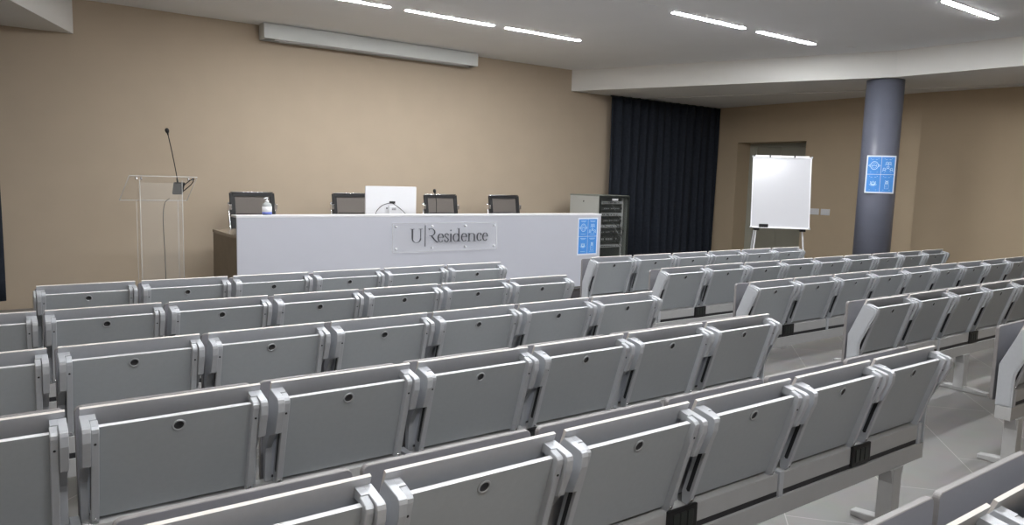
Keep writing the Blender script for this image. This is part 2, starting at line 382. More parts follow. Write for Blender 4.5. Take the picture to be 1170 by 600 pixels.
# ------------------------------------------------------------------ lecture seats
GZ = .80
def tab_y(z): return -.300*(z-GZ)          # tablet plane
def build_seat():
    t = thing('lecture_seat', '', 'seat')
    # folded-up seat
    bm = NB(); add_prism(bm, round_rect(-.286, .286, .405, .860, .020), .166, .186, 'Y', 0, 1, bev=.002)
    s = obj('seat', bm, [M['seatdark'], M['seatedge']], t); s['label'] = 'dark grey seat panel folded upright'
    # backrest: a bent board leaning back
    w = .280; bm = NB()
    prof = [(.035, .888), (.128, .640), (.136, .50)]; th = .011
    front = [(y+th, z+.004) for y, z in prof]
    poly = prof+front[::-1]
    add_prism(bm, poly, -w, w, 'X', 0, None)
    bm.faces.ensure_lookup_table()
    for f in bm.faces:
        c = f.calc_center_median()
        if c.z > .885 or abs(c.x) > w-.001: f.material_index = 1
    b = obj('backrest', bm, [M['lam_brightened'], M['edge']], t)
    # side frames
    for sgn in (-1, 1):
        x0, x1 = (.2585, .283) if sgn > 0 else (-.283, -.2585)
        poly = [(.058, .845), (.042, .866), (-.034, .851), (-.044, .845), (-.047, .833), (-.044, .800), (-.010, .712), (.060, .684), (.106, .620), (.118, .500), (.118, .420), (.142, .420), (.142, .635)]
        bm = NB(); add_prism(bm, poly, x0, x1, 'X', 0, bev=.0015)
        xa, xb = sorted((sgn*.238, sgn*.2595))
        add_prism(bm, [(.048, .858), (.042, .866), (.004, .8585), (.004, .835), (.050, .835)], xa, xb, 'X', 0)
        # screws on the rear edge
        for (yy, zz) in ((-.0390, .800), (-.0195, .750)):
            n_ = Vector((0, -.905, -.42)); m4 = Matrix.Translation((sgn*.271, yy+.003, zz-.004)) @ n_.to_track_quat('Z', 'Y').to_matrix().to_4x4()
            add_lathe(bm, [(.0045, -.004), (.0045, .0045)], n=10, mi=1, mat4=m4)
        obj('side_frame', bm, [M['silver'], M['black']], t)
    # writing tablet
    z1, z0 = GZ+.036, GZ-.300
    poly = [(tab_y(z1), z1), (tab_y(z0), z0), (tab_y(z0)+.015, z0), (tab_y(z1)+.015, z1+.004)]
    bm = NB(); add_prism(bm, poly, -.236, .236, 'X', 0)
    for f in bm.faces:
        c = f.calc_center_median()
        if c.z > z1-.002: f.material_index = 1
    tb = obj('writing_tablet', bm, [M['laminate'], M['edge_cool']], t)
    for sgn in (-1, 1):
        xa, xb = sorted((sgn*.2345, sgn*.2575))
        bm = NB()
        def q(u, v):   # u along the tablet from the grommet line (up +), v out of its rear face
            d = Vector((-.2873, .9578)); n = Vector((-.9578, -.2873)); p = d*u+n*v; return (p.x, GZ+p.y)
        poly = [q(.052, -.022), q(.050, .012), q(.044, .021), q(.032, .024), q(-.310, .024), q(-.323, .019), q(-.328, .008), q(-.328, -.008), q(-.29, -.020)]
        add_prism(bm, poly, xa, xb, 'X', 0, bev=.002)
        n_ = Vector((0, -.9578, -.2873)); y_, z_ = q(-.008, .0215); m4 = Matrix.Translation((sgn*.246, y_, z_)) @ n_.to_track_quat('Z', 'Y').to_matrix().to_4x4()
        add_lathe(bm, [(.004, 0), (.004, .004)], n=10, mi=1, mat4=m4)
        y_, z_ = q(-.303, .0215); m4 = Matrix.Translation((sgn*.246, y_, z_)) @ n_.to_track_quat('Z', 'Y').to_matrix().to_4x4()
        add_lathe(bm, [(.005, 0), (.005, .0045)], n=10, mi=2, mat4=m4)
        # black slot on the outer face
        xs0, xs1 = sorted((sgn*.2575, sgn*.2583))
        add_prism(bm, [q(-.10, .012), q(-.27, .012), q(-.275, .004), q(-.27, -.004), q(-.10, -.004), q(-.095, .004)], xs0, xs1, 'X', 3)
        obj('tablet_arm', bm, [M['silver'], M['black'], M['chrome'], M['hole']], tb)
    n_ = Vector((0, -.9578, -.2873)); m4 = Matrix.Translation((0, 0, GZ)) @ n_.to_track_quat('Z', 'Y').to_matrix().to_4x4()
    bm = NB()
    add_lathe(bm, [(.0215, .0005), (.0215, .003), (.0200, .0045), (.0160, .0045), (.0155, .0012), (0, .001)], n=28, mi=0, mat4=m4)
    for f in bm.faces:
        c = m4.inverted() @ f.calc_center_median()
        if (c.x**2+c.y**2)**.5 < .0156 : f.material_index = 1
    g = obj('grommet', bm, [M['ring'], M['hole']], tb); g['label'] = 'round grey grommet with a dark centre'
    return t
proto = build_seat()

P, Q, AX = .6, .9458, 1.6643
ROWW = ['front row', 'second row from the stage', 'third row from the stage', 'fourth row from the stage', 'fifth row from the stage', 'nearest row']
ORD = ['first', 'second', 'third', 'fourth', 'fifth', 'sixth', 'seventh', 'eighth', 'ninth', 'tenth', 'eleventh']
LEFT = [(-5, 0), (-6, 0), (-6, 0), (-6, 0), (-6, 0), (-3, 0)]
RIGHT = [(0, 5), (0, 8), (0, 9), (0, 6), (0, 1)]
used = False
def put(x, y, label, group):
    global used
    if not used:
        used = True; proto.location = (x, y, 0); proto['label'] = label; proto['group'] = group; return proto
    return dup(proto, (x, y, 0), label, group)
for j, (a, b) in enumerate(LEFT):
    for i in range(b, a-1, -1):
        n = -i
        put(i*P, -j*Q, 'grey folding seat, %s from the aisle, %s, left block' % (ORD[n], ROWW[j]), 'folding seats of the left block')
for j, (a, b) in enumerate(RIGHT):
    for i in range(a, b+1):
        put(AX+i*P, -j*Q, 'grey folding seat, %s from the aisle, %s, right block' % (ORD[i], ROWW[j]), 'folding seats of the right block')

# bench beam carrying a row
def bench(xa, xb, y, first_post, sockets, legs, label, group):
    t = thing('bench_beam', label, 'bench frame', (0, y, 0), 0, group)
    bm = NB(); add_box(bm, xa, xb, .056, .142, .308, .388, 0, .003); obj('rail', bm, M['beam'], t)
    bm = NB(); add_box(bm, xa+.03, xb-.03, .068, .140, .386, .412, 0); d = obj('gap_shade_strip', bm, M['hole'], t); d['label'] = 'dark strip painting the shade of the gap'  # dark box stands in for the shade in the open gap
    edges = sorted([xa+.03]+[p for p in first_post if xa+.1 < p < xb-.1]+[xb-.03])
    for p, q in zip(edges, edges[1:]):
        bm = NB(); add_box(bm, p+.018, q-.018, .064, .150, .412, .486, 0, .003); obj('fascia', bm, M['beam'], t)
    for p in edges:
        e = max(min(p, xb-.0455), xa+.0455) if p in (edges[0], edges[-1]) else p
        bm = NB(); add_box(bm, e-.0145, e+.0145, .058, .150, .388, .495, 0, .003); obj('post', bm, M['silver'], t)
    for e, sg in ((xa, -1), (xb, 1)):
        poly = [(.052, .858), (.030, .864), (-.028, .845), (-.041, .837), (-.045, .826), (-.043, .806), (.048, .605), (.056, .575), (.056, .390), (.146, .390), (.146, .635)]
        x0, x1 = sorted((e-sg*.002, e-sg*.014))
        bm = NB(); add_prism(bm, poly, x0, x1, 'X', 0, bev=.002); ef = obj('end_frame', bm, M['silver'], t)
        x0, x1 = sorted((e-sg*.002, e+sg*.001))
        bm = NB(); add_prism(bm, [(.034, .845), (-.026, .826), (-.031, .812), (.059, .612), (.067, .580), (.067, .398), (.126, .398), (.126, .630)], x0, x1, 'X', 0); obj('cover_plate', bm, M['silver'], ef)
    for s in sockets:
        if xa+.1 < s < xb-.1:
            so = NB(); add_box(so, s-.078, s+.078, .052, .066, .400, .494, 0, .006); o = obj('power_socket', so, M['black'], t); o['label'] = 'black power socket block'
            k = NB()
            for dx in (-.038, 0, .038): add_box(k, s+dx-.015, s+dx+.015, .049, .0525, .418, .478, 0, .002)
            obj('outlet', k, M['darkmetal'], o)
    for l in legs:
        if not (xa < l < xb): continue
        bm = NB(); add_box(bm, l-.038, l+.038, .045, .120, .022, .310, 0, .004)
        add_prism(bm, [(l-.036, .23), (l+.036, .23), (l+.06, .309), (l-.06, .309)], .05, .115, 'Y', 0)
        g = obj('leg', bm, M['beam'], t)
        bm = NB(); add_prism(bm, [(-.14, 0), (-.14, .026), (.035, .040), (.13, .040), (.25, .026), (.25, 0)], l-.03, l+.03, 'X', 0, bev=.004)
        obj('foot', bm, M['beam'], g)
    return t
for j, (a, b) in enumerate(LEFT):
    xa, xb = a*P-.3, .3
    bench(xa, xb, -j*Q, [.3-1.2*k-1.2 for k in range(6)], [-.3-1.2*k for k in range(6)], [.04-1.5*k for k in range(4)],
          'light grey steel bench beam under the %s of the left block' % ROWW[j], 'bench beams under the seat rows')
for j, (a, b) in enumerate(RIGHT):
    xa, xb = AX-.3, AX+b*P+.3
    bench(xa, xb, -j*Q, [AX-.3+1.2*k for k in range(9)], [AX+.3+1.2*k for k in range(9)], [AX-.17+1.56*k for k in range(6)],
          'light grey steel bench beam under the %s of the right block' % ROWW[j], 'bench beams under the seat rows')

# ------------------------------------------------------------------ speakers' desk
YD = 2.45; ST = .14
t = thing('speaker_desk', 'long desk with a tall light grey front panel on the stage', 'desk', (0, 0, 0))
bm = NB(); add_box(bm, -1.42, 3.70, YD, YD+.03, ST+.005, 1.165, 0, .002); obj('front_panel', bm, M['deskfront'], t)
bm = NB(); add_box(bm, -1.425, 3.705, YD-.004, YD+.20, 1.165, 1.187, 0, .003); obj('top_ledge', bm, M['white'], t)
bm = NB(); add_box(bm, -1.42, 3.60, YD+.03, 3.50, .94, .972, 0, .003); obj('worktop', bm, M['desktop'], t)
for xx in (-1.418, 1.1, 3.56):
    bm = NB(); add_box(bm, xx, xx+.03, YD+.03, 3.48, ST, .94, 0, .002); o = obj('side_panel', bm, M['wood'], t); o['label'] = 'dark taupe side panel'

# lettering helpers: ribbons whose width follows the stroke direction
def ribbon(bm, pts, thick, thin, y0, y1, w=None):
    n = len(pts); L = []; Rr = []
    for i, (x, z) in enumerate(pts):
        a = pts[max(i-1, 0)]; b = pts[min(i+1, n-1)]
        tx, tz = b[0]-a[0], b[1]-a[1]; l = math.hypot(tx, tz) or 1; tx /= l; tz /= l
        ww = (w if w else thin+(thick-thin)*abs(tz)**1.5)/2
        L.append((x-tz*ww, z+tx*ww)); Rr.append((x+tz*ww, z-tx*ww))
    for i in range(n-1):
        q = [L[i], L[i+1], Rr[i+1], Rr[i]]
        A = [bm.verts.new((p[0], y0, p[1])) for p in q]; B = [bm.verts.new((p[0], y1, p[1])) for p in q]
        fs = [bm.faces.new(A), bm.faces.new(B[::-1])]+[bm.faces.new((A[k], B[k], B[(k+1) % 4], A[(k+1) % 4])) for k in range(4)]
        bmesh.ops.recalc_face_normals(bm, faces=fs)
def ell(cx, cz, rx_, rz_, a0, a1, n=16):
    return [(cx+rx_*cos(radians(a0+(a1-a0)*k/n)), cz+rz_*sin(radians(a0+(a1-a0)*k/n))) for k in range(n+1)]
def glyph(ch, x, w, z0, xh, cap):
    bm = NB(); tk, tn = .0135, .005; Y0, Y1 = YD-.030, YD-.022
    rb = lambda pts, **k: ribbon(bm, pts, tk, tn, Y0, Y1, **k)
    ser = lambda xc, z, ww: rb([(xc-ww/2, z), (xc+ww/2, z)], w=.0045)
    if ch == 'U':
        xl, xr = x+w*.17, x+w*.85; m = (xl+xr)/2; r = (xr-xl)/2
        rb([(xl, z0+cap), (xl, z0+r*.9)], w=.018)
        rb(ell(m, z0+r*.9, r, r*.9, 180, 360, 20)); rb([(xr, z0+r*.9), (xr, z0+cap)], w=.007)
        ser(xl, z0+cap, w*.36); ser(xr, z0+cap, w*.30)
    elif ch == 'R':
        rb([(x, z0+cap), (x+w*.40, z0+cap)], w=.005)
        rb(ell(x+w*.30, z0+cap*.74, w*.38, cap*.26, 90, -90, 18))
        rb([(x+w*.10, z0+cap*.48), (x+w*.32, z0+cap*.48)], w=.005)
        rb([(x+w*.34, z0+cap*.48), (x+w*.66, z0+cap*.18), (x+w*.88, z0+.004), (x+w*1.06, z0+.001)], w=.013)
        rb([(x+w*.06, z0+cap), (x+w*.12, z0+cap*.93)], w=.01)
    elif ch in 'ec':
        m = x+w*.5; a0 = 30 if ch == 'c' else 2
        rb(ell(m, z0+xh*.5, w*.42, xh*.5, a0, 318, 22))
        if ch == 'e': rb([(x+w*.1, z0+xh*.56), (x+w*.92, z0+xh*.56)], w=.005)
        else: rb(ell(m+w*.28, z0+xh*.80, .006, .007, 0, 360, 8), w=.006)
    elif ch == 's':
        pts = [(x+w*.84, z0+xh*.76), (x+w*.80, z0+xh*.92), (x+w*.5, z0+xh), (x+w*.2, z0+xh*.88), (x+w*.18, z0+xh*.70), (x+w*.5, z0+xh*.53), (x+w*.84, z0+xh*.32), (x+w*.80, z0+xh*.10), (x+w*.5, z0), (x+w*.18, z0+xh*.09), (x+w*.13, z0+xh*.27)]
        p3 = smooth_path([(a, 0, b) for a, b in pts], 4); P2 = [(v.x, v.z) for v in p3]
        rb(P2, w=.0095)
    elif ch == 'i':
        m = x+w*.5; rb([(m, z0), (m, z0+xh)], w=.0135); ser(m, z0, w*.85); ser(m-w*.16, z0+xh*.97, w*.5)
        rb(ell(m, z0+xh*1.38, .004, .005, 0, 360, 10), w=.009)
    elif ch == 'd':
        rb(ell(x+w*.42, z0+xh*.49, w*.34, xh*.49, 20, 340, 22))
        rb([(x+w*.76, z0), (x+w*.76, z0+cap)], w=.0135); ser(x+w*.68, z0+cap*.98, w*.25); ser(x+w*.86, z0, w*.26)
    elif ch == 'n':
        rb([(x+w*.2, z0), (x+w*.2, z0+xh)], w=.0135); rb([(x+w*.8, z0), (x+w*.8, z0+xh*.66)], w=.0135)
        rb(ell(x+w*.5, z0+xh*.64, w*.30, xh*.34, 180, 0, 14)); ser(x+w*.2, z0, w*.36); ser(x+w*.8, z0, w*.36); ser(x+w*.13, z0+xh*.98, w*.22)
    elif ch == '|':
        rb([(x, z0-.05), (x, z0+cap+.045)], w=.007)
    return bm
# acrylic sign plate
t = thing('acrylic_sign', 'clear acrylic sign plate reading U|Residence on the desk front', 'sign', (0, 0, 0))
bm = NB(); add_box(bm, .36, 1.86, YD-.022, YD-.016, .735, 1.085, 0)
p = obj('plate', bm, M['acrylic'], t)
bm = NB()
for b in ((.36, 1.86, 1.083, 1.087), (.36, 1.86, .733, .737), (.358, .362, .735, 1.085), (1.858, 1.862, .735, 1.085)):
    add_box(bm, b[0], b[1], YD-.0225, YD-.0155, b[2], b[3])
obj('plate_edge', bm, M['acryledge'], p)
for xx in (.41, .90, 1.38, 1.82):
    for zz in (1.045, .780):
        bm = NB(); m4 = Matrix.Translation((xx, YD-.0005, zz)) @ Matrix.Rotation(radians(90), 4, 'X')
        add_lathe(bm, [(.011, 0), (.011, .022), (.013, .023), (.013, .029), (.010, .031)], n=16, mat4=m4)
        obj('standoff_bolt', bm, M['white'], t)  # bolts coloured white in place of bright highlights on metal
for ch, x, w in (('U', .595, .165), ('|', .798, 0), ('R', .842, .13), ('e', .972, .088), ('s', 1.064, .070), ('i', 1.135, .052), ('d', 1.188, .118), ('e', 1.312, .088), ('n', 1.402, .135), ('c', 1.545, .080), ('e', 1.632, .084)):
    if ch in 'UR|': bm = glyph(ch, x, w, .85, .10, .165)
    else: bm = glyph(ch, x, w, .85, .102, .165)
    n = 'divider_bar' if ch == '|' else 'letter'
    o = obj(n, bm, M['letters'], t)

# information posters
def poster(loc, rotz, w, h, label, curve=0):
    """built in x-z, facing -y, centre at origin"""
    t = thing('information_poster', label, 'poster', loc, rotz, None)
    def bend(o_bm):
        if curve:
            for v in o_bm.verts:
                a = v.co.x/curve; yy = v.co.y
                v.co.x, v.co.y = (curve-yy)*sin(a), curve-(curve-yy)*cos(a)
    def grid(bm, x0, x1, y0, y1, z0, z1):
        n = max(1, int((x1-x0)/w*10)); 
        for k in range(n): add_box(bm, x0+(x1-x0)*k/n, x0+(x1-x0)*(k+1)/n, y0, y1, z0, z1)
    bm = NB(); grid(bm, -w/2, w/2, -.002, 0, -h/2, h/2); bend(bm); obj('sheet', bm, M['paper'], t)
    bw, bh = (w-.04)/2, (h-.045)/2
    for cx in (-1, 1):
        for cz in (-1, 1):
            X, Z = cx*(bw/2+.0025), cz*(bh/2+.0025)
            bm = NB(); grid(bm, X-bw/2, X+bw/2, -.0028, -.002, Z-bh/2, Z+bh/2); bend(bm); pn = obj('blue_panel', bm, M['blue'], t)
            ic = NB(); Y0, Y1 = -.0036, -.0028
            k = bw/.16
            rb = lambda pts, ww: ribbon(ic, pts, 0, 0, Y0, Y1, w=ww*k)
            E_ = lambda a, b, r, s=None, a0=0, a1=360: ell(X+a*k, Z+b*k, r*k, (s or r)*k, a0, a1, 18)
            # heading bars
            rb([(X-.05*k, Z+.092*k), (X+.05*k, Z+.092*k)], .006); rb([(X-.035*k, Z+.079*k), (X+.035*k, Z+.079*k)], .004)
            if (cx, cz) == (-1, 1):       # face in a mask between arrows
                rb(E_(0, 0, .045, .052), .008); rb(E_(0, 0, .028, .034), .004); rb([(X-.03*k, Z-.01*k), (X, Z+.006*k), (X+.03*k, Z-.01*k)], .008)
                rb([(X-.068*k, Z), (X-.05*k, Z+.015*k)], .008); rb([(X-.068*k, Z), (X-.05*k, Z-.015*k)], .008)
                rb([(X+.068*k, Z), (X+.05*k, Z+.015*k)], .008); rb([(X+.068*k, Z), (X+.05*k, Z-.015*k)], .008)
            elif (cx, cz) == (1, 1):      # people kept apart
                for dx, dz in ((-.045, -.045), (0, -.02), (.045, -.045), (-.015, .035), (.02, .035)):
                    rb(E_(dx, dz, .014), .007); rb(E_(dx, dz-.03, .019, .016, 0, 180), .007)
            elif (cx, cz) == (-1, -1):    # washing hands
                rb(E_(0, 0, .026, .02, 180, 360), .018); rb([(X-.02*k, Z), (X-.03*k, Z+.022*k)], .012); rb([(X, Z), (X, Z+.028*k)], .012); rb([(X+.02*k, Z), (X+.03*k, Z+.022*k)], .012)
                rb(E_(0, -.002, .048, .032, 200, 340), .005)
            else:                          # gel dispenser
                rb([(X-.02*k, Z+.035*k), (X+.02*k, Z+.01*k)], .010); rb([(X+.02*k, Z+.035*k), (X-.02*k, Z+.01*k)], .010); rb([(X-.022*k, Z-.0*k), (X+.022*k, Z-.0*k)], .010)
                rb([(X-.024*k, Z-.012*k), (X-.024*k, Z-.07*k), (X+.024*k, Z-.07*k), (X+.024*k, Z-.012*k), (X-.024*k, Z-.012*k)], .005); rb([(X-.008*k, Z-.03*k), (X-.008*k, Z-.055*k)], .004)
            rb([(X-.045*k, Z-.088*k), (X+.045*k, Z-.088*k)], .004)
            bend(ic); obj('icon', ic, M['bluepale'], pn)
    return t
poster((3.452, YD-.001, .863), 0, .375, .535, 'blue and white information poster on the right end of the desk front')
pd = Vector((7.04, .21, 0))-Vector((CAM.x, CAM.y, 0)); pa = math.atan2(pd.y, pd.x)-pi/2
rot = pa+radians(8)
nrm = Vector((sin(rot), -cos(rot), 0)); 
poster((7.04+nrm.x*.256, .21+nrm.y*.256, 1.865), rot, .385, .535, 'blue and white information poster taped to the round pillar', curve=.55)

# sanitiser bottle
t = thing('sanitiser_bottle', 'clear pump bottle of hand gel on the desk ledge', 'bottle', (-1.075, YD+.10, 1.187))
bm = NB(); add_lathe(bm, [(.046, 0), (.05, .006), (.05, .10), (.044, .122), (.022, .136), (.018, .140)], n=28); b_ = obj('body', bm, M['liquid'], t)
bm = NB(); add_lathe(bm, [(.0507, .012), (.0507, .092)], n=28); obj('label_wrap', bm, M['white'], b_)
bm = NB(); add_lathe(bm, [(.0511, .012), (.0511, .034)], n=28); obj('blue_band', bm, M['labelblue'], b_)
bm = NB(); add_lathe(bm, [(.020, .138), (.020, .155), (.010, .158), (.006, .172), (.013, .176), (.013, .188), (.008, .192)], n=20)
add_tube(bm, [(0, 0, .183), (-.022, -.010, .184), (-.036, -.016, .176)], .005, 8); p = obj('pump', bm, M['white'], t); p['label'] = 'white pump head'

# monitor seen from behind
t = thing('desktop_computer', 'white all-in-one computer seen from behind on the desk', 'computer', (.545, 2.86, .972))
bm = NB(); add_prism(bm, round_rect(-.345, .345, .115, .545, .012, 4), -.016, .004, 'Y', 0, bev=.002)
sc = obj('screen_housing', bm, M['white'], t)
bm = NB(); add_prism(bm, round_rect(-.330, .330, .17, .535, .004, 3), .004, .006, 'Y', 0); g = obj('display', bm, M['black'], sc); g['label'] = 'black glass display'
bm = NB(); add_prism(bm, round_rect(-.058, .045, -.0, .305, .01, 4), -.075, -.066, 'Y', 0, bev=.002)
add_prism(bm, [(-.075, .295), (-.066, .305), (-.026, .305), (-.026, .27), (-.066, .27)], -.05, .038, 'X'); add_box(bm, -.09, .085, -.14, .07, 0, .008, 0, .003)
s_ = obj('stand', bm, M['white'], t)
bm = NB(); add_box(bm, -.022, .034, -.0765, -.075, .256, .262); add_box(bm, -.022, .034, -.0765, -.075, .272, .278); add_box(bm, -.075, -.062, -.034, -.028, .265, .285); obj('cable_port', bm, M['darkmetal'], s_)
bm = NB(); add_box(bm, -.035, .035, -.052, -.030, .333, .362, 0, .003); c_ = obj('adapter', bm, M['darkmetal'], t); c_['label'] = 'small dark grey adapter block'
bm = NB(); add_tube(bm, smooth_path([(-.24, -.06, .19), (-.21, -.055, .25), (-.14, -.05, .31), (-.06, -.045, .335), (.0, -.045, .335), (.06, -.05, .30), (.13, -.055, .25), (.19, -.06, .19)]), .004, 6); o = obj('cable', bm, M['black'], t); o['label'] = 'thin black cable in an arc'

# gooseneck microphone on desk
def mic(name, loc, pts, label, big=False):
    t = thing(name, label, 'microphone', loc)
    bm = NB()
    add_prism(bm, [(-.06, 0), (.06, 0), (.045, .035), (.02, .05), (-.03, .03)], -.05, .05, 'X', 0, bev=.004)
    obj('base', bm, M['black'], t)
    bm = NB(); add_tube(bm, smooth_path(pts), .0045, 8); obj('gooseneck', bm, M['black'], t)
    p = Vector(pts[-1]); d = (p-Vector(pts[-2])).normalized()
    m4 = Matrix.Translation(p-d*.005) @ d.to_track_quat('Z', 'Y').to_matrix().to_4x4()
    bm = NB(); add_lathe(bm, [(.007, 0), (.009, .02), (.016, .028), (.021, .045), (.020, .062), (.012, .074), (0, .078)], n=18, mat4=m4); obj('windscreen', bm, M['black'], t)
    return t
mic('desk_microphone', (1.28, 3.0, .972), [(0, .02, .045), (0, .01, .20), (-.008, 0, .35), (-.035, -.01, .45)], 'thin black gooseneck microphone standing on the desk')

# conference chairs
def chair():
    t = thing('conference_chair', '', 'chair')
    W = .25
    # back: local, facing -y; leaning back
    def B(x, z): return (x, .20+.17*(z-.5), z)
    fr = NB()
    for s in (-1, 1):
        add_prism(fr, [(.20+.17*(z-.5)-.014, z) for z in (.52, 1.24)]+[(.20+.17*(z-.5)+.014, z) for z in (1.24, .52)], s*W-.032, s*W+.032, 'X', 0, bev=.004)
    add_prism(fr, [(.20+.17*.70-.016, 1.20), (.20+.17*.74-.016, 1.245), (.20+.17*.74+.016, 1.245), (.20+.17*.70+.016, 1.20)], -W, W, 'X', 0, bev=.004)
    add_prism(fr, [(.20-.012, .52), (.21-.012, .56), (.21+.012, .56), (.20+.012, .52)], -W, W, 'X', 0)
    add_tube(fr, [(-W+.04, .20+.17*.49-.012, .98), (W-.04, .20+.17*.49-.012, .98)], .006, 6)
    back = obj('backrest', fr, M['black'], t)
    ms = NB(); add_prism(ms, [(.20+.17*(z-.5)-.004, z) for z in (.55, 1.21)]+[(.20+.17*(z-.5)+.004, z) for z in (1.21, .55)], -W+.03, W-.03, 'X', 0)
    o = obj('mesh_panel', ms, M['mesh'], back); o['label'] = 'grey mesh panel'
    ch = NB()
    for s in (-1, 1):
        x = s*(W+.04)
        add_tube(ch, smooth_path([(x, .335, 1.12), (x, .31, .98), (x, .26, .78), (x, .22, .60), (x, .14, .50), (x, -.05, .49), (x, -.22, .49)], 4), .014, 8)
        add_tube(ch, [(x, .335, 1.12), (s*(W+.01), .325, 1.12)], .010, 8)
    for s in (-1, 1): add_box(ch, s*(W+.035)-.018, s*(W+.035)+.018, .27, .34, 1.03, 1.10, 0, .006)
    add_tube(ch, [(-W-.02, .2+.17*.745, 1.25), (W+.02, .2+.17*.745, 1.25)], .007, 8)
    obj('chrome_frame', ch, M['chrome'], t)
    for s in (-1, 1):
        a = NB(); x = s*(W+.045)
        add_tube(a, smooth_path([(x, -.12, .50), (x, -.16, .62), (x, -.14, .70), (x, .05, .715), (x, .20, .72), (x, .26, .70)], 4), .011, 8)
        add_box(a, x-.025, x+.025, -.12, .14, .72, .745, 1, .008); obj('armrest', a, [M['chrome'], M['black']], t)
    s_ = NB(); add_prism(s_, [(-.26, .47), (-.27, .49), (-.22, .51), (.15, .50), (.20, .48), (.18, .46), (-.2, .45)], -.25, .25, 'X', 0, bev=.01); obj('seat', s_, M['black'], t)
    b = NB(); add_lathe(b, [(.028, .10), (.028, .28), (.018, .281), (.018, .46)], n=16)
    for k in range(5):
        a = radians(72*k+18); d = Vector((cos(a), sin(a), 0))
        add_tube(b, [d*.02+Vector((0, 0, .12)), d*.16+Vector((0, 0, .11)), d*.29+Vector((0, 0, .075))], [.02, .016, .012], 8)
    base = obj('star_base', b, M['chrome'], t)
    for k in range(5):
        a = radians(72*k+18); d = Vector((cos(a), sin(a), 0)); m4 = Matrix.Translation(d*.29+Vector((0, 0, .03))) @ Matrix.Rotation(a, 4, 'Z') @ Matrix.Rotation(radians(90), 4, 'X')
        c = NB(); add_lathe(c, [(.026, -.024), (.03, -.018), (.03, .018), (.026, .024)], n=16, mat4=m4); add_tube(c, [d*.29+Vector((0, 0, .03)), d*.29+Vector((0, 0, .08))], .008, 6); obj('caster', c, M['black'], base)
    return t
ch0 = chair()
spots = [(-.80, 3.70, .05, 'black mesh conference chair behind the gel bottle, left desk end'),
         (.55, 3.78, 0, 'black mesh conference chair half hidden by the white computer'),
         (1.96, 3.78, 0, 'black mesh conference chair behind the desk microphone'),
         (3.10, 3.78, -.04, 'black mesh conference chair nearest the equipment rack')]
for i, (x, y, rz, lab) in enumerate(spots):
    c = ch0 if i == 0 else dup(ch0, (x, y, ST), lab)
    c.location = (x, y, ST-.04*(i == 0)+.0*i); c.rotation_euler = (0, 0, rz); c['label'] = lab; c['group'] = 'conference chairs behind the desk'
    c.location.z = ST-.0

# equipment rack
X0, X1, Y0, Y1, Z0, Z1 = 4.53, 5.20, 3.40, 4.16, ST, 1.43
t = thing('equipment_rack', 'grey server rack cabinet with a smoked glass door beside the curtain', 'cabinet', ((X0+X1)/2, (Y0+Y1)/2, ST))
ox, oy = (X0+X1)/2, (Y0+Y1)/2
def L(bm):
    for v in bm.verts: v.co -= Vector((ox, oy, ST))
    return bm
bm = NB(); add_box(bm, X0, X1, Y0+.02, Y1, Z1-.02, Z1, 0, .003); add_box(bm, X0, X1, Y0+.02, Y1, Z0+.03, Z0+.06, 0, .003); add_box(bm, X0+.01, X1-.01, Y1-.02, Y1, Z0+.06, Z1-.02)
add_box(bm, X1-.015, X1, Y0+.02, Y1-.02, Z0+.06, Z1-.02)
for xx in (X0+.05, X1-.05):
    for yy in (Y0+.07, Y1-.05): add_box(bm, xx-.03, xx+.03, yy-.03, yy+.03, Z0, Z0+.03)
obj('carcass', L(bm), M['rackin'], t)
bm = NB(); add_box(bm, X0, X0+.018, Y0+.03, Y1-.01, Z0+.06, Z1-.02, 0, .003); o = obj('side_panel', L(bm), M['greymetal'], t); o['label'] = 'plain light grey side panel'
bm = NB(); m4 = Matrix.Translation((X0, Y0+.40, Z1-.11)) @ Matrix.Rotation(radians(-90), 4, 'Y'); add_lathe(bm, [(.012, 0), (.012, .005)], n=14, mat4=m4); k_ = obj('lock', L(bm), M['black'], o)
bm = NB()
for xx in (X0+.06, X1-.10): add_box(bm, xx, xx+.035, Y0+.08, Y0+.10, Z0+.06, Z1-.02)
obj('mounting_rail', L(bm), M['greymetal'], t)
rn = random.Random(3)
zz = Z1-.10; k = 0
for hgt, kind in ((.044, 1), (.044, 0), (.05, 1), (.044, 0), (.044, 1), (.04, 0), (.09, 0), (.044, 1)):
    bm = NB(); add_box(bm, X0+.095, X1-.10, Y0+.075, Y0+.36, zz-hgt, zz, 0, .002)
    for q_ in range(12):
        xx = X0+.13+q_*.032
        if rn.random() < .8: add_box(bm, xx, xx+.018, Y0+.072, Y0+.076, zz-hgt*.7, zz-hgt*.35, 1 if kind else 2)
    obj('rack_unit', L(bm), [M['device'] if kind else M['darkmetal'], M['black'], M['device']], t)
    zz -= hgt+.052
bm = NB()
for q_ in range(9):
    xa = X0+.14+rn.random()*.34; za = Z1-.15-rn.random()*.5; xb = X1-.10+rn.random()*.03; zb = za-.1-rn.random()*.3
    add_tube(bm, smooth_path([(xa, Y0+.07, za), (xa+.02, Y0+.045, za-.03), ((xa+xb)/2, Y0+.045, (za+zb)/2-.05), (xb, Y0+.055, zb), (xb, Y0+.07, zb-.1)], 4), .0035, 5, mi=q_ % 3)
obj('patch_cable', L(bm), [M['darkmetal'], M['device'], M['black']], t)
bm = NB()
for b in ((X0, X0+.035, Z0+.06, Z1-.005), (X1-.035, X1, Z0+.06, Z1-.005), (X0+.035, X1-.035, Z1-.04, Z1-.005), (X0+.035, X1-.035, Z0+.06, Z0+.095)):
    add_box(bm, b[0], b[1], Y0, Y0+.018, b[2], b[3], 0, .002)
dr = obj('glass_door', L(bm), M['darkmetal'], t); dr['label'] = 'smoked glass door in a dark frame'
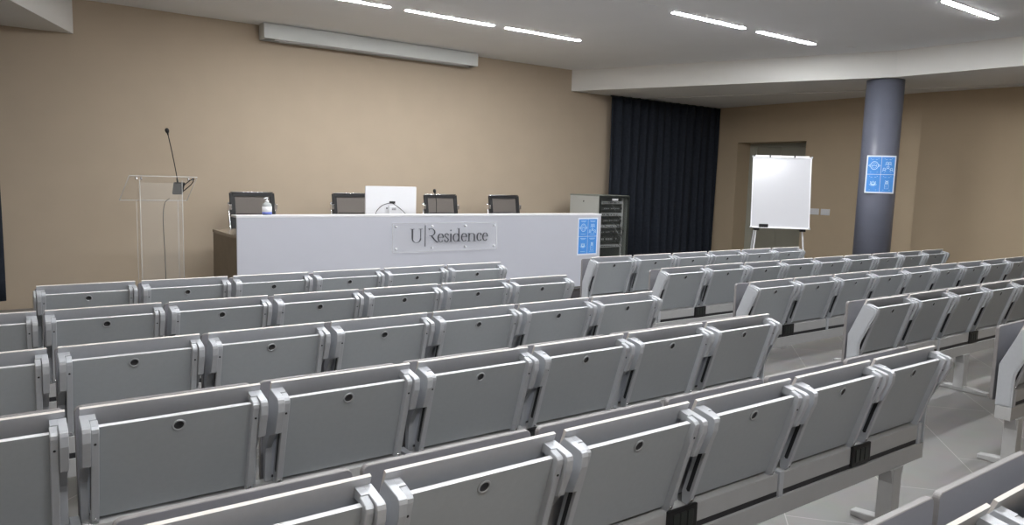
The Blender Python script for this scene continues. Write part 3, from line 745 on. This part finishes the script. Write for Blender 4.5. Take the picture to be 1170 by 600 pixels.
bm = NB(); add_box(bm, X0+.035, X1-.035, Y0+.006, Y0+.010, Z0+.095, Z1-.04); obj('pane', L(bm), M['glass'], dr)
bm = NB(); add_box(bm, X0+.27, X0+.40, Y0-.002, Y0+.006, Z1-.085, Z1-.052); obj('name_plate', L(bm), M['white'], dr)
bm = NB(); add_box(bm, X0+.012, X0+.028, Y0-.012, Y0, .80, .90, 0, .003); obj('door_latch', L(bm), M['chrome'], dr)

# ------------------------------------------------------------------ acrylic lectern
LX, LY = -2.0, 3.2
t = thing('acrylic_lectern', 'transparent acrylic lectern standing left of the desk', 'lectern', (LX, LY, ST))
SLP = -.27/.30                                                # the reading top falls towards the speaker's side
def sl(x, y): return Vector((x, y, 1.565-ST+y*SLP))
bm = NB()
c4 = [(-.31, 0), (.36, 0), (.31, .30), (-.37, .30)]
A = [bm.verts.new(sl(*c)) for c in c4]; B = [bm.verts.new(sl(*c)+Vector((0, 0, .010))) for c in c4]
bm.faces.new(A); bm.faces.new(B[::-1])
for k in range(4): bm.faces.new((A[k], B[k], B[(k+1) % 4], A[(k+1) % 4]))
bmesh.ops.recalc_face_normals(bm, faces=bm.faces)
top = obj('reading_top', bm, M['acrylic'], t)
bm = NB(); cc = [sl(*c)+Vector((0, 0, .006)) for c in c4]
for k in range(4): add_tube(bm, [cc[k], cc[(k+1) % 4]], .005, 6)
obj('polished_edge', bm, M['acryledge'], top)
for x, y in ((-.215, .035), (.30, .035)):
    bm = NB()
    for d in (-.022, .022): add_lathe(bm, [(.010, -.012), (.012, .0), (.012, .012), (.006, .018)], x+d, y, sl(x, y).z+.008, 14)
    obj('fixing_stud', bm, M['chrome'], top)
bm = NB(); add_box(bm, -.205, .205, .02, .028, .02, 1.36); obj('front_panel', bm, M['acrylic'], t)
for s in (-1, 1):
    bm = NB(); xa, xb = sorted((s*.205, s*.213)); add_prism(bm, [(.02, .02), (.27, .02), (.27, 1.17), (.02, 1.39)], xa, xb, 'X'); sp = obj('side_panel', bm, M['acrylic'], t)
    bm = NB(); add_tube(bm, [(s*.209, .02, .02), (s*.209, .02, 1.39)], .004, 6); add_tube(bm, [(s*.209, .27, .02), (s*.209, .27, 1.17)], .003, 6); obj('polished_edge', bm, M['acryledge'], sp)
bm = NB(); add_box(bm, -.25, .25, -.05, .32, .0, .02, 0, .003); obj('base_plate', bm, M['acryledge'], t)
m_ = thing('lectern_microphone', 'black gooseneck microphone on the acrylic lectern', 'microphone', (LX+.20, LY+.17, ST+sl(.2, .17).z+.012))
bm = NB(); add_prism(bm, [(-.075, .0675), (.06, -.054), (.06, -.035), (.01, .045), (-.03, .085), (-.075, .085)], -.055, .055, 'X', 0, bev=.005); obj('base', bm, M['black'], m_)
bm = NB(); add_tube(bm, smooth_path([(-.01, -.02, .07), (-.018, -.02, .15), (-.055, -.03, .37), (-.10, -.04, .60)]), .0048, 8); obj('gooseneck', bm, M['black'], m_)
bm = NB(); add_tube(bm, [(-.008, -.02, .05), (-.016, -.02, .13)], [.012, .008], 10); obj('collar', bm, M['black'], m_)
m4 = Matrix.Translation((-.099, -.04, .595)) @ Matrix.Rotation(-.2, 4, 'Y')
bm = NB(); add_lathe(bm, [(.007, 0), (.009, .02), (.016, .028), (.022, .045), (.021, .062), (.012, .074), (0, .078)], n=18, mat4=m4); obj('windscreen', bm, M['black'], m_)
bm = NB(); add_tube(bm, smooth_path([(-1.87, 3.49, 1.325), (-1.92, 3.50, 1.27), (-1.945, 3.48, 1.1), (-1.94, 3.46, .7), (-1.935, 3.45, .3), (-1.92, 3.50, .147), (-1.6, 3.55, .146), (-1.45, 3.60, .146)]), .0045, 6)
o = obj('microphone_cable', bm, M['black']); tag(o, 'thin black cable hanging down from the lectern microphone', 'cable')
bm = NB(); add_tube(bm, smooth_path([(-1.78, 3.30, 1.45), (-1.74, 3.26, 1.50), (-1.67, 3.22, 1.555), (-1.69, 3.25, 1.49), (-1.77, 3.34, 1.40)]), .005, 6); l_ = obj('lead', bm, M['black'], m_)
bpy.context.view_layer.update()
l_.matrix_parent_inverse = m_.matrix_world.inverted()

# ------------------------------------------------------------------ flip-chart whiteboard
def at(px, py, t):
    d = R_*((px-585)/827.6)+U_*((300-py)/827.6)+F_
    return CAM+d*t
cx = (at(895, 178, 9.8)+at(889.5, 262, 9.8))/2
wid, hgt = .765, .96
ang = math.atan2(R_.y, R_.x)-radians(8)
t = thing('flip_chart_easel', 'white flip-chart whiteboard on an easel in front of the door', 'whiteboard', (cx.x, cx.y, 0), ang)
tilt = radians(8)
zc_ = cx.z
def TB(x, y, z):   # board-local (x right, z up, y back) to thing-local with a backward tilt
    return Vector((x, y*cos(tilt)+z*sin(tilt), zc_-y*sin(tilt)*0+z*cos(tilt)))
def tf(bm):
    for v in bm.verts: v.co = TB(*v.co)
    return bm
bm = NB(); add_box(bm, -wid/2+.012, wid/2-.012, -.008, .008, -hgt/2+.012, hgt/2-.012); bd = obj('board_panel', tf(bm), M['board'], t)
bm = NB()
for b in ((-wid/2, -wid/2+.014, -hgt/2, hgt/2), (wid/2-.014, wid/2, -hgt/2, hgt/2), (-wid/2, wid/2, hgt/2-.014, hgt/2), (-wid/2, wid/2, -hgt/2, -hgt/2+.014)):
    add_box(bm, b[0], b[1], -.013, .012, b[2], b[3], 0, .002)
add_box(bm, -wid/2+.02, wid/2-.02, -.05, -.013, -hgt/2-.006, -hgt/2+.002)
obj('frame', tf(bm), M['white'], t)
bm = NB(); add_box(bm, -wid/2+.03, wid/2-.03, -.016, .014, hgt/2, hgt/2+.02, 0, .003); clip = obj('paper_clamp', tf(bm), M['white'], t)
for x in (-.16, .16):
    bm = NB(); add_box(bm, x-.008, x+.008, -.022, .0, hgt/2-.006, hgt/2+.024, 0, .002); obj('hook', tf(bm), M['black'], clip)
bm = NB()
for x in (-wid/2, wid/2):
    for z in (-hgt/2, hgt/2): add_box(bm, x-.012, x+.012, -.015, .014, z-.012, z+.012, 0, .003)
obj('corner_cap', tf(bm), M['ring'], t)
for s in (-1, 1):
    top_ = TB(s*.22, .03, hgt/2-.1); kn = TB(s*.30, .03, -hgt/2-.03); ft = Vector((s*.40, -.16, .012))
    bm = NB(); add_tube(bm, [top_, kn, ft], [.011, .011, .010], 10); lg = obj('leg', bm, M['white'], t)
    bm = NB(); add_box(bm, kn.x-.035, kn.x+.035, kn.y-.05, kn.y+.02, kn.z-.012, kn.z+.022, 0, .005); obj('leg_clamp', bm, M['black'], lg)
    bm = NB(); add_tube(bm, [ft+Vector((0, 0, .03)), ft-Vector((0, 0, .012))], .014, 10); obj('rubber_foot', bm, M['black'], lg)
bm = NB(); add_tube(bm, [TB(-.22, .03, hgt/2-.1), Vector((-.345, .36, .0))], .010, 10); obj('leg', bm, M['white'], t)
# eraser on the tray
er = NB(); add_box(er, -.06, .06, -.048, -.014, 0, .045, 0, .01)
e = obj('board_eraser', er, M['black']); tag(e, 'black board eraser on the tray of the whiteboard', 'eraser')
bpy.context.view_layer.update()
e.matrix_world = t.matrix_world @ Matrix.Translation(TB(-wid/2+.165, 0, -hgt/2+.004))

# wall switch plates
for (y, lab) in ((2.03, 'white switch plate on the right wall, nearer the pillar'), (2.24, 'white switch plate half hidden behind the whiteboard edge')):
    t = thing('switch_plate', lab, 'switch', (XR, y-.04, 1.22), 0, 'switch plates on the right wall')
    bm = NB(); add_box(bm, -.010, 0, -.085, .085, -.055, .055, 0, .003); obj('plate', bm, M['white'], t)
    bm = NB()
    for k in (-1, 0, 1): add_box(bm, -.014, -.009, k*.042-.018, k*.042+.018, -.03, .03, 0, .002)
    obj('rocker', bm, M['white'], t)
